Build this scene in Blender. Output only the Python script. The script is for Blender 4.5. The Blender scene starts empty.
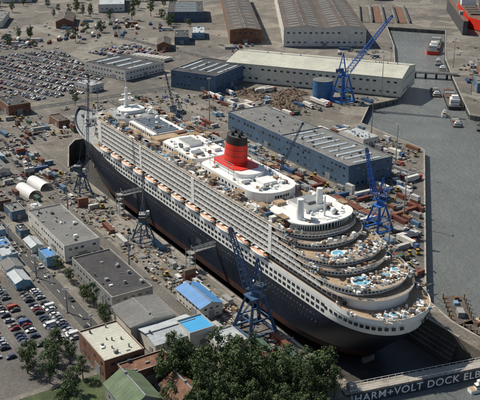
import bpy, bmesh, math, random
from mathutils import Vector, Matrix, noise
from mathutils.geometry import tessellate_polygon
R=random.Random(11)
RC=random.Random(77)
sc=bpy.context.scene
rad=math.radians
# ------------------------------------------------------------------ materials
MATS={}
def mat(name,col,rough=.8,metal=0.0,var=.18,scale=.25,fine=3.0,bump=0.0,objcol=False,grime=0.0,seam=0.0):
    if name in MATS: return MATS[name]
    m=bpy.data.materials.new(name); m.use_nodes=True
    nt=m.node_tree; N=nt.nodes; L=nt.links
    b=N['Principled BSDF']; b.inputs['Roughness'].default_value=rough; b.inputs['Metallic'].default_value=metal
    tc=N.new('ShaderNodeTexCoord')
    n1=N.new('ShaderNodeTexNoise'); n1.inputs['Scale'].default_value=scale; n1.inputs['Detail'].default_value=6
    n2=N.new('ShaderNodeTexNoise'); n2.inputs['Scale'].default_value=fine; n2.inputs['Detail'].default_value=3
    L.new(tc.outputs['Object'],n1.inputs['Vector']); L.new(tc.outputs['Object'],n2.inputs['Vector'])
    mr=N.new('ShaderNodeMapRange'); mr.inputs[1].default_value=.3; mr.inputs[2].default_value=.7
    mr.inputs[3].default_value=1-var; mr.inputs[4].default_value=1+var
    mr2=N.new('ShaderNodeMapRange'); mr2.inputs[1].default_value=.3; mr2.inputs[2].default_value=.7
    mr2.inputs[3].default_value=1-var*.7; mr2.inputs[4].default_value=1+var*.7
    L.new(n1.outputs[0],mr.inputs[0]); L.new(n2.outputs[0],mr2.inputs[0])
    mu=N.new('ShaderNodeMath'); mu.operation='MULTIPLY'; L.new(mr.outputs[0],mu.inputs[0]); L.new(mr2.outputs[0],mu.inputs[1])
    fac=mu.outputs[0]
    if seam>0:
        wv=N.new('ShaderNodeTexWave'); wv.bands_direction='X'; wv.inputs['Scale'].default_value=.16; wv.inputs['Distortion'].default_value=.15
        L.new(tc.outputs['Object'],wv.inputs['Vector'])
        w2=N.new('ShaderNodeMapRange'); w2.inputs[1].default_value=0; w2.inputs[2].default_value=.12; w2.inputs[3].default_value=1-seam; w2.inputs[4].default_value=1
        L.new(wv.outputs[1],w2.inputs[0]); m3=N.new('ShaderNodeMath'); m3.operation='MULTIPLY'; L.new(fac,m3.inputs[0]); L.new(w2.outputs[0],m3.inputs[1]); fac=m3.outputs[0]
    vm=N.new('ShaderNodeVectorMath'); vm.operation='SCALE'
    if objcol:
        oi=N.new('ShaderNodeObjectInfo'); L.new(oi.outputs['Color'],vm.inputs[0])
    else:
        vm.inputs[0].default_value=col
    L.new(fac,vm.inputs['Scale'])
    out=vm.outputs[0]
    if grime>0:
        n3=N.new('ShaderNodeTexNoise'); n3.inputs['Scale'].default_value=scale*2.3; n3.inputs['Detail'].default_value=8; n3.inputs['Roughness'].default_value=.7
        L.new(tc.outputs['Object'],n3.inputs['Vector'])
        r=N.new('ShaderNodeMapRange'); r.inputs[1].default_value=.47; r.inputs[2].default_value=.7; r.inputs[3].default_value=0; r.inputs[4].default_value=grime
        L.new(n3.outputs[0],r.inputs[0])
        mx=N.new('ShaderNodeMix'); mx.data_type='RGBA'; L.new(r.outputs[0],mx.inputs[0]); L.new(out,mx.inputs[6])
        mx.inputs[7].default_value=(.09,.07,.055,1); out=mx.outputs[2]
    L.new(out,b.inputs['Base Color'])
    if bump>0:
        bp=N.new('ShaderNodeBump'); bp.inputs['Strength'].default_value=bump; L.new(n2.outputs[0],bp.inputs['Height']); L.new(bp.outputs[0],b.inputs['Normal'])
    MATS[name]=m; return m
WHITE=mat('white_paint',(.8,.8,.77),.5,var=.07,scale=.12,grime=.16)
HULL=mat('hull_blue_black',(.014,.02,.034),.4,var=.3,scale=.05,fine=.5)
BOOT=mat('boot_dark_red',(.05,.018,.016),.75,var=.35,scale=.06,fine=.5)
GLASS=mat('dark_glass',(.025,.034,.042),.15,var=.3,scale=.5)
GLASS2=mat('pale_glass',(.12,.15,.17),.2,var=.3,scale=.5)
TEAK=mat('teak_deck',(.35,.255,.165),.8,var=.25,scale=.15,fine=1.2,grime=.35)
TAN=mat('tan_cover',(.38,.27,.17),.8,var=.2)
GREYDECK=mat('grey_deck',(.27,.29,.29),.8,var=.15,grime=.2)
POOL=mat('pool_water',(.14,.42,.58),.1,var=.1)
RED=mat('funnel_red',(.68,.03,.015),.5,var=.10,scale=.2)
BLACK=mat('black_paint',(.012,.012,.013),.5)
ORANGE=mat('boat_orange',(.50,.22,.09),.55,var=.2,scale=.3)
YELLOW=mat('machine_yellow',(.45,.28,.04),.6)
STEEL=mat('steel_grey',(.25,.26,.27),.5,var=.2)
DSTEEL=mat('dark_steel',(.06,.068,.074),.6,var=.25)
CRBLUE=mat('crane_blue',(.03,.14,.46),.5,var=.2,scale=.5)
CRDARK=mat('crane_slate',(.045,.10,.20),.5,var=.2,scale=.5)
CRGREY=mat('crane_grey_blue',(.06,.10,.15),.55,var=.2)
CONC=mat('concrete',(.33,.305,.26),.9,var=.25,scale=.08,fine=.9,grime=.5)
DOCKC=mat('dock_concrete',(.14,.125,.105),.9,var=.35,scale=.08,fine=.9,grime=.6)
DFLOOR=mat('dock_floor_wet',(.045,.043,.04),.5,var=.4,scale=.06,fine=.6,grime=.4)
ASPH=mat('asphalt',(.07,.069,.066),.9,var=.25,scale=.05,fine=.8)
LOT=mat('lot_asphalt',(.115,.108,.097),.9,var=.3,scale=.05,fine=.8)
MARK=mat('road_paint',(.7,.7,.66),.7)
RF_GREY=mat('roof_grey',(.175,.178,.172),.9,var=.22,scale=.08,fine=.7,grime=.4,seam=.22)
RF_DARK=mat('roof_dark',(.052,.052,.054),.9,var=.35,scale=.08,fine=.7,seam=.3)
RF_LIGHT=mat('roof_beige',(.50,.50,.42),.85,var=.12,scale=.06,fine=.7,grime=.2,seam=.2)
RF_BROWN=mat('roof_brown',(.095,.078,.065),.9,var=.25,scale=.08,fine=.6,seam=.25)
RF_BLUE=mat('roof_blue',(.07,.24,.52),.6,var=.15,scale=.2,seam=.25,grime=.12)
RF_CYAN=mat('roof_cyan',(.05,.34,.65),.6,var=.1,scale=.2,seam=.15)
RF_PALE=mat('roof_pale',(.42,.46,.48),.7,var=.15,scale=.15,grime=.25,seam=.25)
RF_GREEN=mat('roof_green',(.11,.16,.09),.85,var=.3,scale=.2,grime=.4,seam=.2)
W_WHITE=mat('wall_white',(.62,.60,.545),.8,var=.1,grime=.25)
W_BLUE=mat('wall_blue',(.07,.125,.20),.7,var=.2,scale=.15,seam=.15)
W_LBLUE=mat('wall_light_blue',(.16,.32,.46),.7,var=.15,grime=.15)
W_BRICK=mat('wall_brick',(.19,.09,.055),.9,var=.25,scale=.3)
W_BEIGE=mat('wall_cream',(.66,.63,.52),.85,var=.12,grime=.15,seam=.12)
W_GREY=mat('wall_grey',(.27,.275,.265),.85,var=.15,grime=.2)
SKYL=mat('skylight',(.36,.42,.44),.3,var=.15)
PAINT=mat('vehicle_paint',(1,1,1),.35,var=.03,objcol=True)
CPAINT=mat('container_paint',(1,1,1),.65,var=.25,scale=.6,objcol=True,grime=.35)
RUBBER=mat('rubber',(.02,.02,.02),.9)
BARK=mat('bark',(.10,.075,.05),.95)
LEAFA=mat('leaf_dark',(.028,.052,.015),.7,var=.35,scale=.5)
LEAFB=mat('leaf_mid',(.05,.088,.022),.7,var=.35,scale=.5)
LEAFC=mat('leaf_light',(.09,.125,.034),.7,var=.3,scale=.5)
RUST=mat('rust',(.16,.08,.05),.9,var=.45,scale=.3,fine=1.5)
SCRAP=mat('scrap_brown',(.14,.10,.07),.9,var=.5,scale=.2,fine=1.2,bump=.5)
GRASS=mat('grass',(.055,.078,.03),.95,var=.4,scale=.1,fine=1.0,grime=.4)
WOOD=mat('timber',(.30,.21,.12),.9,var=.3)
def groundmat():
    m=bpy.data.materials.new('yard_ground'); m.use_nodes=True; nt=m.node_tree;N=nt.nodes;L=nt.links
    b=N['Principled BSDF']; b.inputs['Roughness'].default_value=.92
    tc=N.new('ShaderNodeTexCoord')
    def nz(s,d=5,rg=.6):
        n=N.new('ShaderNodeTexNoise'); n.inputs['Scale'].default_value=s; n.inputs['Detail'].default_value=d; n.inputs['Roughness'].default_value=rg
        L.new(tc.outputs['Object'],n.inputs['Vector']); return n.outputs[0]
    def mr(i,a,c,d,e):
        r=N.new('ShaderNodeMapRange'); L.new(i,r.inputs[0])
        for k,v in zip((1,2,3,4),(a,c,d,e)): r.inputs[k].default_value=v
        return r.outputs[0]
    def mix(f,a,c,mode='MIX'):
        x=N.new('ShaderNodeMix'); x.data_type='RGBA'; x.blend_type=mode
        if isinstance(f,float): x.inputs[0].default_value=f
        else: L.new(f,x.inputs[0])
        for k,v in ((6,a),(7,c)):
            if isinstance(v,tuple): x.inputs[k].default_value=v
            else: L.new(v,x.inputs[k])
        return x.outputs[2]
    vo=N.new('ShaderNodeTexVoronoi'); vo.inputs['Scale'].default_value=.035; vo.distance='CHEBYCHEV'; L.new(tc.outputs['Object'],vo.inputs['Vector'])
    sep=N.new('ShaderNodeSeparateColor'); L.new(vo.outputs['Color'],sep.inputs[0])
    base=mix(mr(nz(.014),.42,.58,0,1),(.10,.095,.085,1),(.215,.195,.165,1))
    base=mix(mr(sep.outputs[0],.3,.75,0,.75),base,(.15,.137,.115,1))
    base=mix(mr(sep.outputs[1],.75,.8,0,.6),base,(.28,.26,.22,1))
    base=mix(mr(nz(.05,7,.7),.5,.68,0,.75),base,(.115,.09,.068,1))
    base=mix(mr(nz(.11,6,.7),.55,.7,0,.7),base,(.30,.275,.23,1))
    base=mix(mr(nz(.16,7,.75),.54,.66,0,.75),base,(.055,.052,.047,1))
    g=mr(nz(.7,6,.75),.3,.7,.55,1.4)
    cb=N.new('ShaderNodeCombineColor')
    for i in range(3): L.new(g,cb.inputs[i])
    base=mix(1.0,base,cb.outputs[0],'MULTIPLY')
    L.new(base,b.inputs['Base Color'])
    return m
GROUND=groundmat()
def watermat():
    m=mat('river_water',(.215,.235,.23),.2,var=.14,scale=.012,fine=.06)
    nt=m.node_tree;N=nt.nodes;L=nt.links;b=N['Principled BSDF']
    tc=N.new('ShaderNodeTexCoord'); n=N.new('ShaderNodeTexNoise'); n.inputs['Scale'].default_value=.28; n.inputs['Detail'].default_value=8; n.inputs['Roughness'].default_value=.72
    L.new(tc.outputs['Object'],n.inputs['Vector'])
    bp=N.new('ShaderNodeBump'); bp.inputs['Strength'].default_value=1.0; bp.inputs['Distance'].default_value=2.6
    L.new(n.outputs[0],bp.inputs['Height']); L.new(bp.outputs[0],b.inputs['Normal'])
    return m
WATER=watermat()
# ------------------------------------------------------------------ mesh builder
class MB:
    def __init__(s): s.v=[];s.f=[];s.m=[];s.mats=[]
    def mi(s,m):
        if m not in s.mats: s.mats.append(m)
        return s.mats.index(m)
    def add(s,vs,fs,m):
        o=len(s.v); s.v+= [tuple(p) for p in vs]; k=s.mi(m)
        for f in fs: s.f.append(tuple(i+o for i in f)); s.m.append(k)
    def box(s,x,y,z,sx,sy,h,m,rot=0,top=None):
        c,n=math.cos(rot),math.sin(rot); P=[]
        for zz in (z,z+h):
            for a,b in ((-1,-1),(1,-1),(1,1),(-1,1)):
                px,py=a*sx/2,b*sy/2; P.append((x+px*c-py*n,y+px*n+py*c,zz))
        F=[(0,3,2,1),(0,1,5,4),(1,2,6,5),(2,3,7,6),(3,0,4,7)]
        s.add(P,F,m); s.add(P[4:],[(0,1,2,3)],top or m)
    def prism(s,poly,z0,z1,ms,mt=None):
        n=len(poly); P=[(x,y,z0) for x,y in poly]+[(x,y,z1) for x,y in poly]
        s.add(P,[(i,(i+1)%n,(i+1)%n+n,i+n) for i in range(n)],ms)
        s.add(P,[tuple(range(n,2*n)),tuple(range(n-1,-1,-1))],mt or ms)
    def beam(s,a,b,t,m,t2=None):
        a=Vector(a);b=Vector(b);d=b-a
        if d.length<1e-4: return
        d.normalize(); u=d.cross(Vector((0,0,1)))
        if u.length<.05: u=Vector((1,0,0))
        u.normalize(); w=d.cross(u); t2=t2 or t; P=[]
        for p,tt in ((a,t),(b,t2)):
            for i,j in ((-1,-1),(1,-1),(1,1),(-1,1)): P.append(p+u*(i*tt/2)+w*(j*tt/2))
        s.add(P,[(0,3,2,1),(4,5,6,7),(0,1,5,4),(1,2,6,5),(2,3,7,6),(3,0,4,7)],m)
    def cyl(s,a,b,r0,r1,m,n=12,top=None):
        a=Vector(a);b=Vector(b);d=(b-a).normalized(); u=d.cross(Vector((0,0,1)))
        if u.length<.05: u=Vector((1,0,0))
        u.normalize(); w=d.cross(u);P=[]
        for p,r in ((a,r0),(b,r1)):
            for i in range(n):
                t=2*math.pi*i/n; P.append(p+u*(r*math.cos(t))+w*(r*math.sin(t)))
        s.add(P,[(i,(i+1)%n,(i+1)%n+n,i+n) for i in range(n)]+[tuple(range(n-1,-1,-1))],m)
        s.add(P,[tuple(range(n,2*n))],top or m)
    def truss(s,a,b,w0,w1,n,t,m):
        a=Vector(a);b=Vector(b);d=(b-a).normalized();u=d.cross(Vector((0,0,1)))
        if u.length<.05: u=Vector((1,0,0))
        u.normalize();w=d.cross(u); R4=[]
        for i in range(n+1):
            f=i/n;p=a.lerp(b,f);k=(w0+(w1-w0)*f)/2
            R4.append([p+u*k*x+w*k*y for x,y in((-1,-1),(1,-1),(1,1),(-1,1))])
        for j in range(4): s.beam(R4[0][j],R4[n][j],t,m)
        for i in range(n):
            for j in range(4):
                s.beam(R4[i][j],R4[i+1][(j+1)%4] ,t*.6,m)
                s.beam(R4[i+1][j],R4[i+1][(j+1)%4],t*.6,m)
    def mesh(s,name,smooth=False):
        me=bpy.data.meshes.new(name); me.from_pydata(s.v,[],s.f)
        for m in s.mats: me.materials.append(m)
        me.polygons.foreach_set('material_index',s.m)
        if smooth:
            bm=bmesh.new(); bm.from_mesh(me); bmesh.ops.remove_doubles(bm,verts=bm.verts,dist=.002); bmesh.ops.dissolve_degenerate(bm,dist=.001,edges=bm.edges); bmesh.ops.recalc_face_normals(bm,faces=bm.faces); bm.to_mesh(me); bm.free()
            me.polygons.foreach_set('use_smooth',[True]*len(me.polygons)); me.set_sharp_from_angle(angle=rad(32))
        me.update(); return me
    def obj(s,name,loc=(0,0,0),rot=0,parent=None,smooth=False):
        return place(s.mesh(name,smooth),name,loc,rot,parent)
def place(me,name,loc=(0,0,0),rot=0,parent=None,col=None,scale=None):
    o=bpy.data.objects.new(name,me); sc.collection.objects.link(o)
    o.location=loc; o.rotation_euler=(0,0,rot)
    if parent: o.parent=parent
    if col: o.color=(*col,1)
    if scale: o.scale=scale
    return o
def empty(name,loc=(0,0,0),rot=0):
    o=bpy.data.objects.new(name,None); sc.collection.objects.link(o); o.location=loc; o.rotation_euler=(0,0,rot); return o
OCC=[]
def occupied(x,y,m=2.0):
    for cx,cy,w,d,r in OCC:
        dx,dy=x-cx,y-cy;c,s=math.cos(-r),math.sin(-r)
        if abs(dx*c-dy*s)<w/2+m and abs(dx*s+dy*c)<d/2+m: return True
    return False
def inpoly(x,y,poly):
    c=False;n=len(poly)
    for i in range(n):
        x0,y0=poly[i];x1,y1=poly[i-1]
        if (y0>y)!=(y1>y) and x<(x1-x0)*(y-y0)/(y1-y0)+x0: c=not c
    return c
# ------------------------------------------------------------------ ground, water, dock
WATERPOLY=[(-26,192),(-21,191),(136,42),(158,37),(192.5,38),(175,-33.5),(215,-62),(700,-350),(1300,100),(600,700),(150,460),(40,360),(-18,304),(-66,283),(-160,360),(-222,412),(-330,520),(-385,478),(-297,410),(-203,328),(-133,267),(-131,235),(-95,196)]
DOCK=[(-172,-5),(-160,-14),(-120,-30),(172,-30),(186,30),(-120,30),(-160,14),(-172,5)]
cu=bpy.data.curves.new('ground','CURVE'); cu.dimensions='2D'; cu.fill_mode='BOTH'
for poly in ([(-4200,-3200),(3200,-3200),(3200,4200),(-4200,4200)],WATERPOLY,DOCK):
    sp=cu.splines.new('POLY'); sp.points.add(len(poly)-1)
    for p,q in zip(sp.points,poly): p.co=(q[0],q[1],0,1)
    sp.use_cyclic_u=True
to=bpy.data.objects.new('tmp',cu); sc.collection.objects.link(to)
me=bpy.data.meshes.new_from_object(to.evaluated_get(bpy.context.evaluated_depsgraph_get())); bpy.data.objects.remove(to)
me.materials.clear(); me.materials.append(GROUND); me.name='ground'
place(me,'ground')
wb=MB(); tri=tessellate_polygon([[Vector((x,y,0)) for x,y in WATERPOLY]])
wb.add([(x,y,-4) for x,y in WATERPOLY],[tuple(t) for t in tri],WATER)
wb.obj('river_water')
q=MB()
def skirt(b,poly,z0,z1,m):
    n=len(poly)
    for i in range(n):
        x0,y0=poly[i];x1,y1=poly[(i+1)%n]
        b.add([(x0,y0,z0),(x1,y1,z0),(x1,y1,z1),(x0,y0,z1)],[(0,1,2,3)],m)
skirt(q,WATERPOLY,-9,0,DOCKC)
n=len(WATERPOLY)
for i in list(range(0,4))+[5]+list(range(11,n)):
    x0,y0=WATERPOLY[i];x1,y1=WATERPOLY[(i+1)%n]
    q.beam((x0,y0,.05),(x1,y1,.05),.9,CONC)
    L_=math.hypot(x1-x0,y1-y0); k=int(L_/7)
    for j in range(k):
        f=(j+.5)/k; q.beam((x0+(x1-x0)*f,y0+(y1-y0)*f,-6),(x0+(x1-x0)*f,y0+(y1-y0)*f,-.3),1.1,DSTEEL)
q.obj('quay_wall')
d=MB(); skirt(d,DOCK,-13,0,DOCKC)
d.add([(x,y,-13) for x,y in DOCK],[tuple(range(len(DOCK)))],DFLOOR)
for sgn in(-1,1):
    for k in range(4):
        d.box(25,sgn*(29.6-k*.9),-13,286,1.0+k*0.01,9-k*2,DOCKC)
    d.box(25,sgn*30.6,0.0,286,1.1,.25,CONC)
    for k in range(47): d.box(-116+k*6,sgn*30.7,.25,.12,.12,1.0,STEEL)
    d.beam((-118,sgn*30.7,1.2),(166,sgn*30.7,1.2),.1,STEEL)
    d.beam((-120,sgn*30.6,.12),(-160,sgn*14.6,.12),.9,CONC); d.beam((-160,sgn*14.6,.12),(-172,sgn*5,.12),.9,CONC)
for k in range(29): d.box(-145+k*10.4,0,-13,1.6,6,2.2,CONC)
d.obj('dry_dock')
g=empty('dock_gate',(182.5,-1,0),rad(-14))
gb=MB(); gb.box(0,0,-12,5,72,12.6,DSTEEL); gb.box(-.4,0,.6,5.2,73,.3,CONC)
for yy in (-33,33): gb.box(0,yy,.9,3,3,2.6,W_GREY)
for yy in range(-34,35,3):
    gb.box(2.0,yy,.9,.1,.1,1.1,WHITE); gb.box(-2.7,yy,.9,.1,.1,1.1,WHITE)
gb.beam((2.0,-35,2.0),(2.0,35,2.0),.12,WHITE); gb.beam((-2.7,-35,2.0),(-2.7,35,2.0),.12,WHITE)
gb.box(2.65,0,-4.5,.25,72,5.0,mat('gate_panel',(.03,.04,.052),.6))
gb.obj('gate_body',parent=g)
tcu=bpy.data.curves.new('gate_lettering','FONT'); tcu.body='HARM+VOLT DOCK ELBE 17'; tcu.size=4.6; tcu.align_x='CENTER'; tcu.extrude=.05; tcu.space_character=1.12; tcu.offset=.06; tcu.materials.append(WHITE)
to=bpy.data.objects.new('gate_lettering',tcu); sc.collection.objects.link(to); to.parent=g
to.location=(2.85,-1,-3.1); to.rotation_euler=(rad(90),0,rad(90))
def sheet(name,poly,z,m):
    b=MB(); b.add([(x,y,z) for x,y in poly],[tuple(range(len(poly)))],m); return b.obj(name)
def roadline(name,pts,w,z,m=ASPH,dash=True):
    b=MB()
    for (x0,y0),(x1,y1) in zip(pts[:-1],pts[1:]):
        dx,dy=x1-x0,y1-y0;l=math.hypot(dx,dy);ux,uy=dx/l,dy/l;nx,ny=-uy*w/2,ux*w/2
        b.add([(x0+nx,y0+ny,z),(x0-nx,y0-ny,z),(x1-nx,y1-ny,z),(x1+nx,y1+ny,z)],[(0,1,2,3)],m)
        if dash:
            t=2
            while t<l-4:
                a=(x0+ux*t,y0+uy*t);c=(x0+ux*(t+3),y0+uy*(t+3));k=.12
                b.add([(a[0]-uy*k,a[1]+ux*k,z+.004),(a[0]+uy*k,a[1]-ux*k,z+.004),(c[0]+uy*k,c[1]-ux*k,z+.004),(c[0]-uy*k,c[1]+ux*k,z+.004)],[(0,1,2,3)],MARK); t+=9
        for sg in(-1,1):
            b.beam((x0+nx*sg*1.03,y0+ny*sg*1.03,.06),(x1+nx*sg*1.03,y1+ny*sg*1.03,.06),.14,CONC)
    return b.obj(name)
roadline('yard_road',[(-262,-98),(170,-98)],7,.012)
roadline('yard_road',[(-268,-300),(-268,300)],9,.018)
roadline('yard_road',[(-258,60),(-195,60)],7,.012)
roadline('dockside_road',[(-190,-58),(125,-58)],6,.012,LOT,dash=False)
roadline('harbour_street',[(-520,-60),(-300,130),(-300,225)],10,.024)
roadline('harbour_street',[(-900,330),(-500,180),(-330,215)],9,.030)
sheet('parking_lot',[(-490,-40),(-285,-12),(-285,60),(-330,95),(-480,100)],.004,LOT)
sheet('parking_lot',[(20,-170),(109,-170),(109,-103),(20,-103)],.004,LOT)
sheet('grass_verge',[(112,-103),(240,-103),(240,-170),(112,-170)],.004,GRASS)
sheet('grass_verge',[(131,-93),(180,-93),(180,-50),(167,-38),(152,-38)],.004,GRASS)
rl=MB()
for y in(-34,-46,35,47):
    for o in(-.4,.4): rl.box(-15,y+o,.02,330,.12,.1,DSTEEL)
rl.obj('crane_rails')
# ------------------------------------------------------------------ SHIP
ship=empty('ocean_liner')
def cl(t): return max(0,min(1,t))
def hullhw(x,z):
    zz=min(z,20); xs=-172+(20-max(zz,0))*.45; xe=171.5-(20-zz)*.3 if zz>12 else 169.1-(12-zz)*1.0
    if x<=xs or x>=xe: return 0
    Lb=62+(20-zz)*1.7; t=cl((x-xs)/Lb); p=.78+(20-zz)*.016
    f=math.sin(math.pi/2*t)**p
    Ls=24+(20-zz)*1.0; s=cl((xe-x)/Ls); f*=math.sqrt(max(0,1-(1-s)**2.3))
    if zz<-6: f*=math.sqrt(1-((-6-zz)/4)**2*.7)
    return 20.5*f
def ztop(x): return 20+3.4*cl((-95-x)/77)**1.5
def zb(x):
    t=cl((-55-x)/55); t=t*t*(3-2*t); return 12.8+t*6.7
hb=MB(); NS=170
levels=['-10','-8','-6','-3','1','4','8','b','m','t']
def lev(L_,x):
    if L_=='b': return zb(x)
    if L_=='m': return (zb(x)+ztop(x))/2
    if L_=='t': return ztop(x)
    return float(L_)
grid={}
for sgn in(-1,1):
    rows=[]
    for L_ in levels:
        row=[]
        zr={'b':13,'m':17,'t':20}.get(L_); zr=float(L_) if zr is None else zr
        xs=-172+(20-max(zr,0))*.45; xe=171.5-(20-zr)*.3 if zr>12 else 169.1-(12-zr)*1.0
        for i in range(NS+1):
            u=i/NS; u=.75*(.5-.5*math.cos(math.pi*u))+.25*i/NS; x=xs+(xe-xs)*u
            row.append((x,sgn*hullhw(x,zr) if 0<i<NS else 0,lev(L_,x)))
        rows.append(row)
    for a in range(len(levels)-1):
        P=rows[a]+rows[a+1];n=NS+1
        if a<3: m=BOOT
        elif a<7: m=HULL
        else: m=None
        for i in range(NS):
            fm=m or (HULL if rows[a][i][0]<-104 else WHITE)
            hb.add([P[i],P[i+1],P[i+1+n],P[i+n]],[(0,1,2,3) if sgn<0 else (3,2,1,0)],fm)
    grid[sgn]=rows[-1]
hb.obj('hull',parent=ship,smooth=True)
hb=MB()
p,s_=grid[-1],grid[1]
for i in range(NS):
    x0,x1=p[i][0],p[i+1][0]
    if x1<-100:
        dz=1.3; hb.add([(p[i][0],p[i][1]*.985,p[i][2]-dz),(p[i+1][0],p[i+1][1]*.985,p[i+1][2]-dz),(s_[i+1][0],s_[i+1][1]*.985,s_[i+1][2]-dz),(s_[i][0],s_[i][1]*.985,s_[i][2]-dz)],[(0,1,2,3)],GREYDECK)
        for g_ in(p,s_):
            hb.add([(g_[i][0],g_[i][1]*.985,g_[i][2]-dz),(g_[i+1][0],g_[i+1][1]*.985,g_[i+1][2]-dz),(g_[i+1][0],g_[i+1][1]*.975,g_[i+1][2]+.15),(g_[i][0],g_[i][1]*.975,g_[i][2]+.15)],[(0,1,2,3)],WHITE)
    else: hb.add([p[i],p[i+1],s_[i+1],s_[i]],[(0,1,2,3)],TEAK)
hb.obj('main_deck',parent=ship)
ho=MB()
for sgn in(-1,1):
    for z in(13.9,16.6):
        for k in range(68):
            x=-92+k*3.45
            if x>146: break
            y=hullhw(x,17)
            if y>20.2: ho.box(x,sgn*20.5,z,2.3,.12,1.45,GLASS)
    for k in range(100):
        x=-92+k*2.4
        if hullhw(x,8)>20.3:
            ho.box(x,sgn*20.45,9.6,.55,.2,.55,GLASS2 if k%3 else STEEL); ho.box(x+1,sgn*20.45,6.6,.4,.2,.4,GLASS2)
    for x in(-40,35,90): ho.box(x,sgn*20.46,3.5,5,.1,3.2,DSTEEL)
ho.obj('hull_openings',parent=ship)
def outline(x0,x1,hw,rb,rs,n=18,pb=2.0):
    pts=[]
    for i in range(n+1):
        a=math.pi/2*(i/n)
        pts.append((x0+rb*(1-math.sin(a)),  hw*math.cos(a)**(2/pb)*1.0))
    left=[(x,-y) for x,y in reversed(pts[:-1])]
    front=pts+left
    back=[]
    for i in range(n+1):
        a=math.pi/2*(i/n); back.append((x1-rs*(1-math.sin(a)),-hw*math.cos(a)**.85))
    b2=[(x,-y) for x,y in reversed(back[:-1])]
    return front+back+b2
su=MB(); rail=MB()
su.prism(outline(-112,160,17.3,14,20),19.5,24.4,WHITE,TEAK)
for k in range(72):
    x=-92+k*3.4
    for sgn in(-1,1): su.box(x,sgn*17.32,20.7,2.6,.15,2.2,GLASS)
tiers=[(24.4,24.9,-112,161),(27.2,27.7,-110,157),(30.0,30.5,-108,143),(32.8,33.3,-106.5,139.5),(35.6,36.1,-105,126.5),(38.2,38.8,-104,121.5)]
for i,(a,b,x0,x1) in enumerate(tiers):
    su.prism(outline(x0,x1,20.5 if i else 20.45,16 if i<6 else 12,24 if i<2 else 20),a,b,WHITE,TEAK)
    if i<5:
        nx=tiers[i+1]
        su.prism(outline(nx[2]+1.0,nx[3]-2.2,18.6,14,18),b,nx[0],GLASS)
        for sgn in(-1,1):
            x=nx[2]+20; k=0
            while x<nx[3]-22:
                su.box(x,sgn*19.5,b,.22,1.9,nx[0]-b,WHITE)
                if (k*7+i*3)%5<3: su.box(x+1.0+((k*3)%3)*.5,sgn*18.63,b,1.1,.12,nx[0]-b-.2,GLASS2 if k%2 else W_BEIGE)
                if (k*5+i)%4==0: su.box(x+1.6,sgn*19.6,b,.8,.7,.5,WHITE)
                x+=3.55; k+=1
            L0=nx[2]+14;L1=nx[3]-20
            su.box((L0+L1)/2,sgn*20.42,b,L1-L0,.12,.55,WHITE)
            su.box((L0+L1)/2,sgn*20.42,b+1.05,L1-L0,.12,.14,WHITE)
        o=outline(nx[2]+.8,nx[3]-2.0,18.8,14,18)
        for (x,y) in o: su.box(x,y,b,.45,.45,nx[0]-b,WHITE)
        n=len(o)
        for j in range(n):
            if o[j][0]>nx[3]-24:
                p0,p1=o[j],o[(j+1)%n]; su.beam((p0[0],p0[1],b+.45),(p1[0],p1[1],b+.45),.35,WHITE); su.beam((p0[0],p0[1],b+.15),(p1[0],p1[1],b+.15),.35,WHITE)
for sgn in(-1,1):
    for x,w in((-87,5),(-30,2.4),(30,3),(100,2.4)):
        su.box(x,sgn*20.46,24.9,w,.3,13.4,WHITE)
su.box(-100,0,34.9,6,47,2.8,WHITE,top=GREYDECK)
su.box(-103.1,0,35.7,.25,46,1.2,GLASS)
for sgn in(-1,1): su.box(-99,sgn*23.62,35.7,4,.2,1.2,GLASS)
su.prism(outline(-116,-96,15,10,6),21.0,29.2,WHITE,GREYDECK)
su.obj('superstructure',parent=ship)
for (a,b,x0,x1) in tiers:
    o=outline(x0,x1,20.4,16,22)
    n=len(o)
    for i in range(n):
        p0,p1=o[i],o[(i+1)%n]; L_=math.hypot(p1[0]-p0[0],p1[1]-p0[1])
        if L_>60 and b<38: continue
        for hh in(.55,1.1): rail.beam((p0[0],p0[1],b+hh),(p1[0],p1[1],b+hh),.09,WHITE)
        k=max(1,int(L_/2.2))
        for j in range(k):
            f=j/k; rail.box(p0[0]+(p1[0]-p0[0])*f,p0[1]+(p1[1]-p0[1])*f,b,.09,.09,1.1,WHITE)
for sgn in(-1,1):
    for i in range(60,NS):
        a,b=grid[sgn][i],grid[sgn][i+1]
        for hh in(.6,1.15): rail.beam((a[0],a[1]*.985,a[2]+hh),(b[0],b[1]*.985,b[2]+hh),.12,WHITE)
rail.obj('railings',parent=ship)
sb=MB()
for sgn in(-1,1):
    for i in range(0,NS):
        a,b=grid[sgn][i],grid[sgn][i+1]
        if a[0]>100: sb.add([(a[0]+.05,a[1]*1.004,a[2]-1.2),(b[0]+.05,b[1]*1.004,b[2]-1.2),(b[0]+.05,b[1]*1.004,b[2]+.9),(a[0]+.05,a[1]*1.004,a[2]+.9)],[(0,1,2,3)],WHITE)
        if a[0]>140 and i%2==0 and abs(a[1])>4:
            mx,my=(a[0]+b[0])/2,(a[1]+b[1])/2
            ang=math.atan2(b[1]-a[1],b[0]-a[0]); sb.box(mx,my*1.002,16.2,1.6,.3,1.3,GLASS,ang)
sb.obj('stern_bulwark',parent=ship)
lb=MB(); ns=10;nr=10; P=[]
for i in range(ns+1):
    t=i/ns; x=-6.0+12.0*t; k=math.sin(math.pi*(.06+.88*t))**.45
    for j in range(nr):
        a=2*math.pi*j/nr; y=1.9*k*math.cos(a); z=math.sin(a); z=z*1.4*k if z>0 else z*1.4*k
        P.append((x,y,z))
for i in range(ns):
    for j in range(nr):
        up = j<nr/2
        lb.add([P[i*nr+j],P[(i+1)*nr+j],P[(i+1)*nr+(j+1)%nr],P[i*nr+(j+1)%nr]],[(0,1,2,3)],ORANGE if (up and 1<=j<=3) else WHITE)
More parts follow.
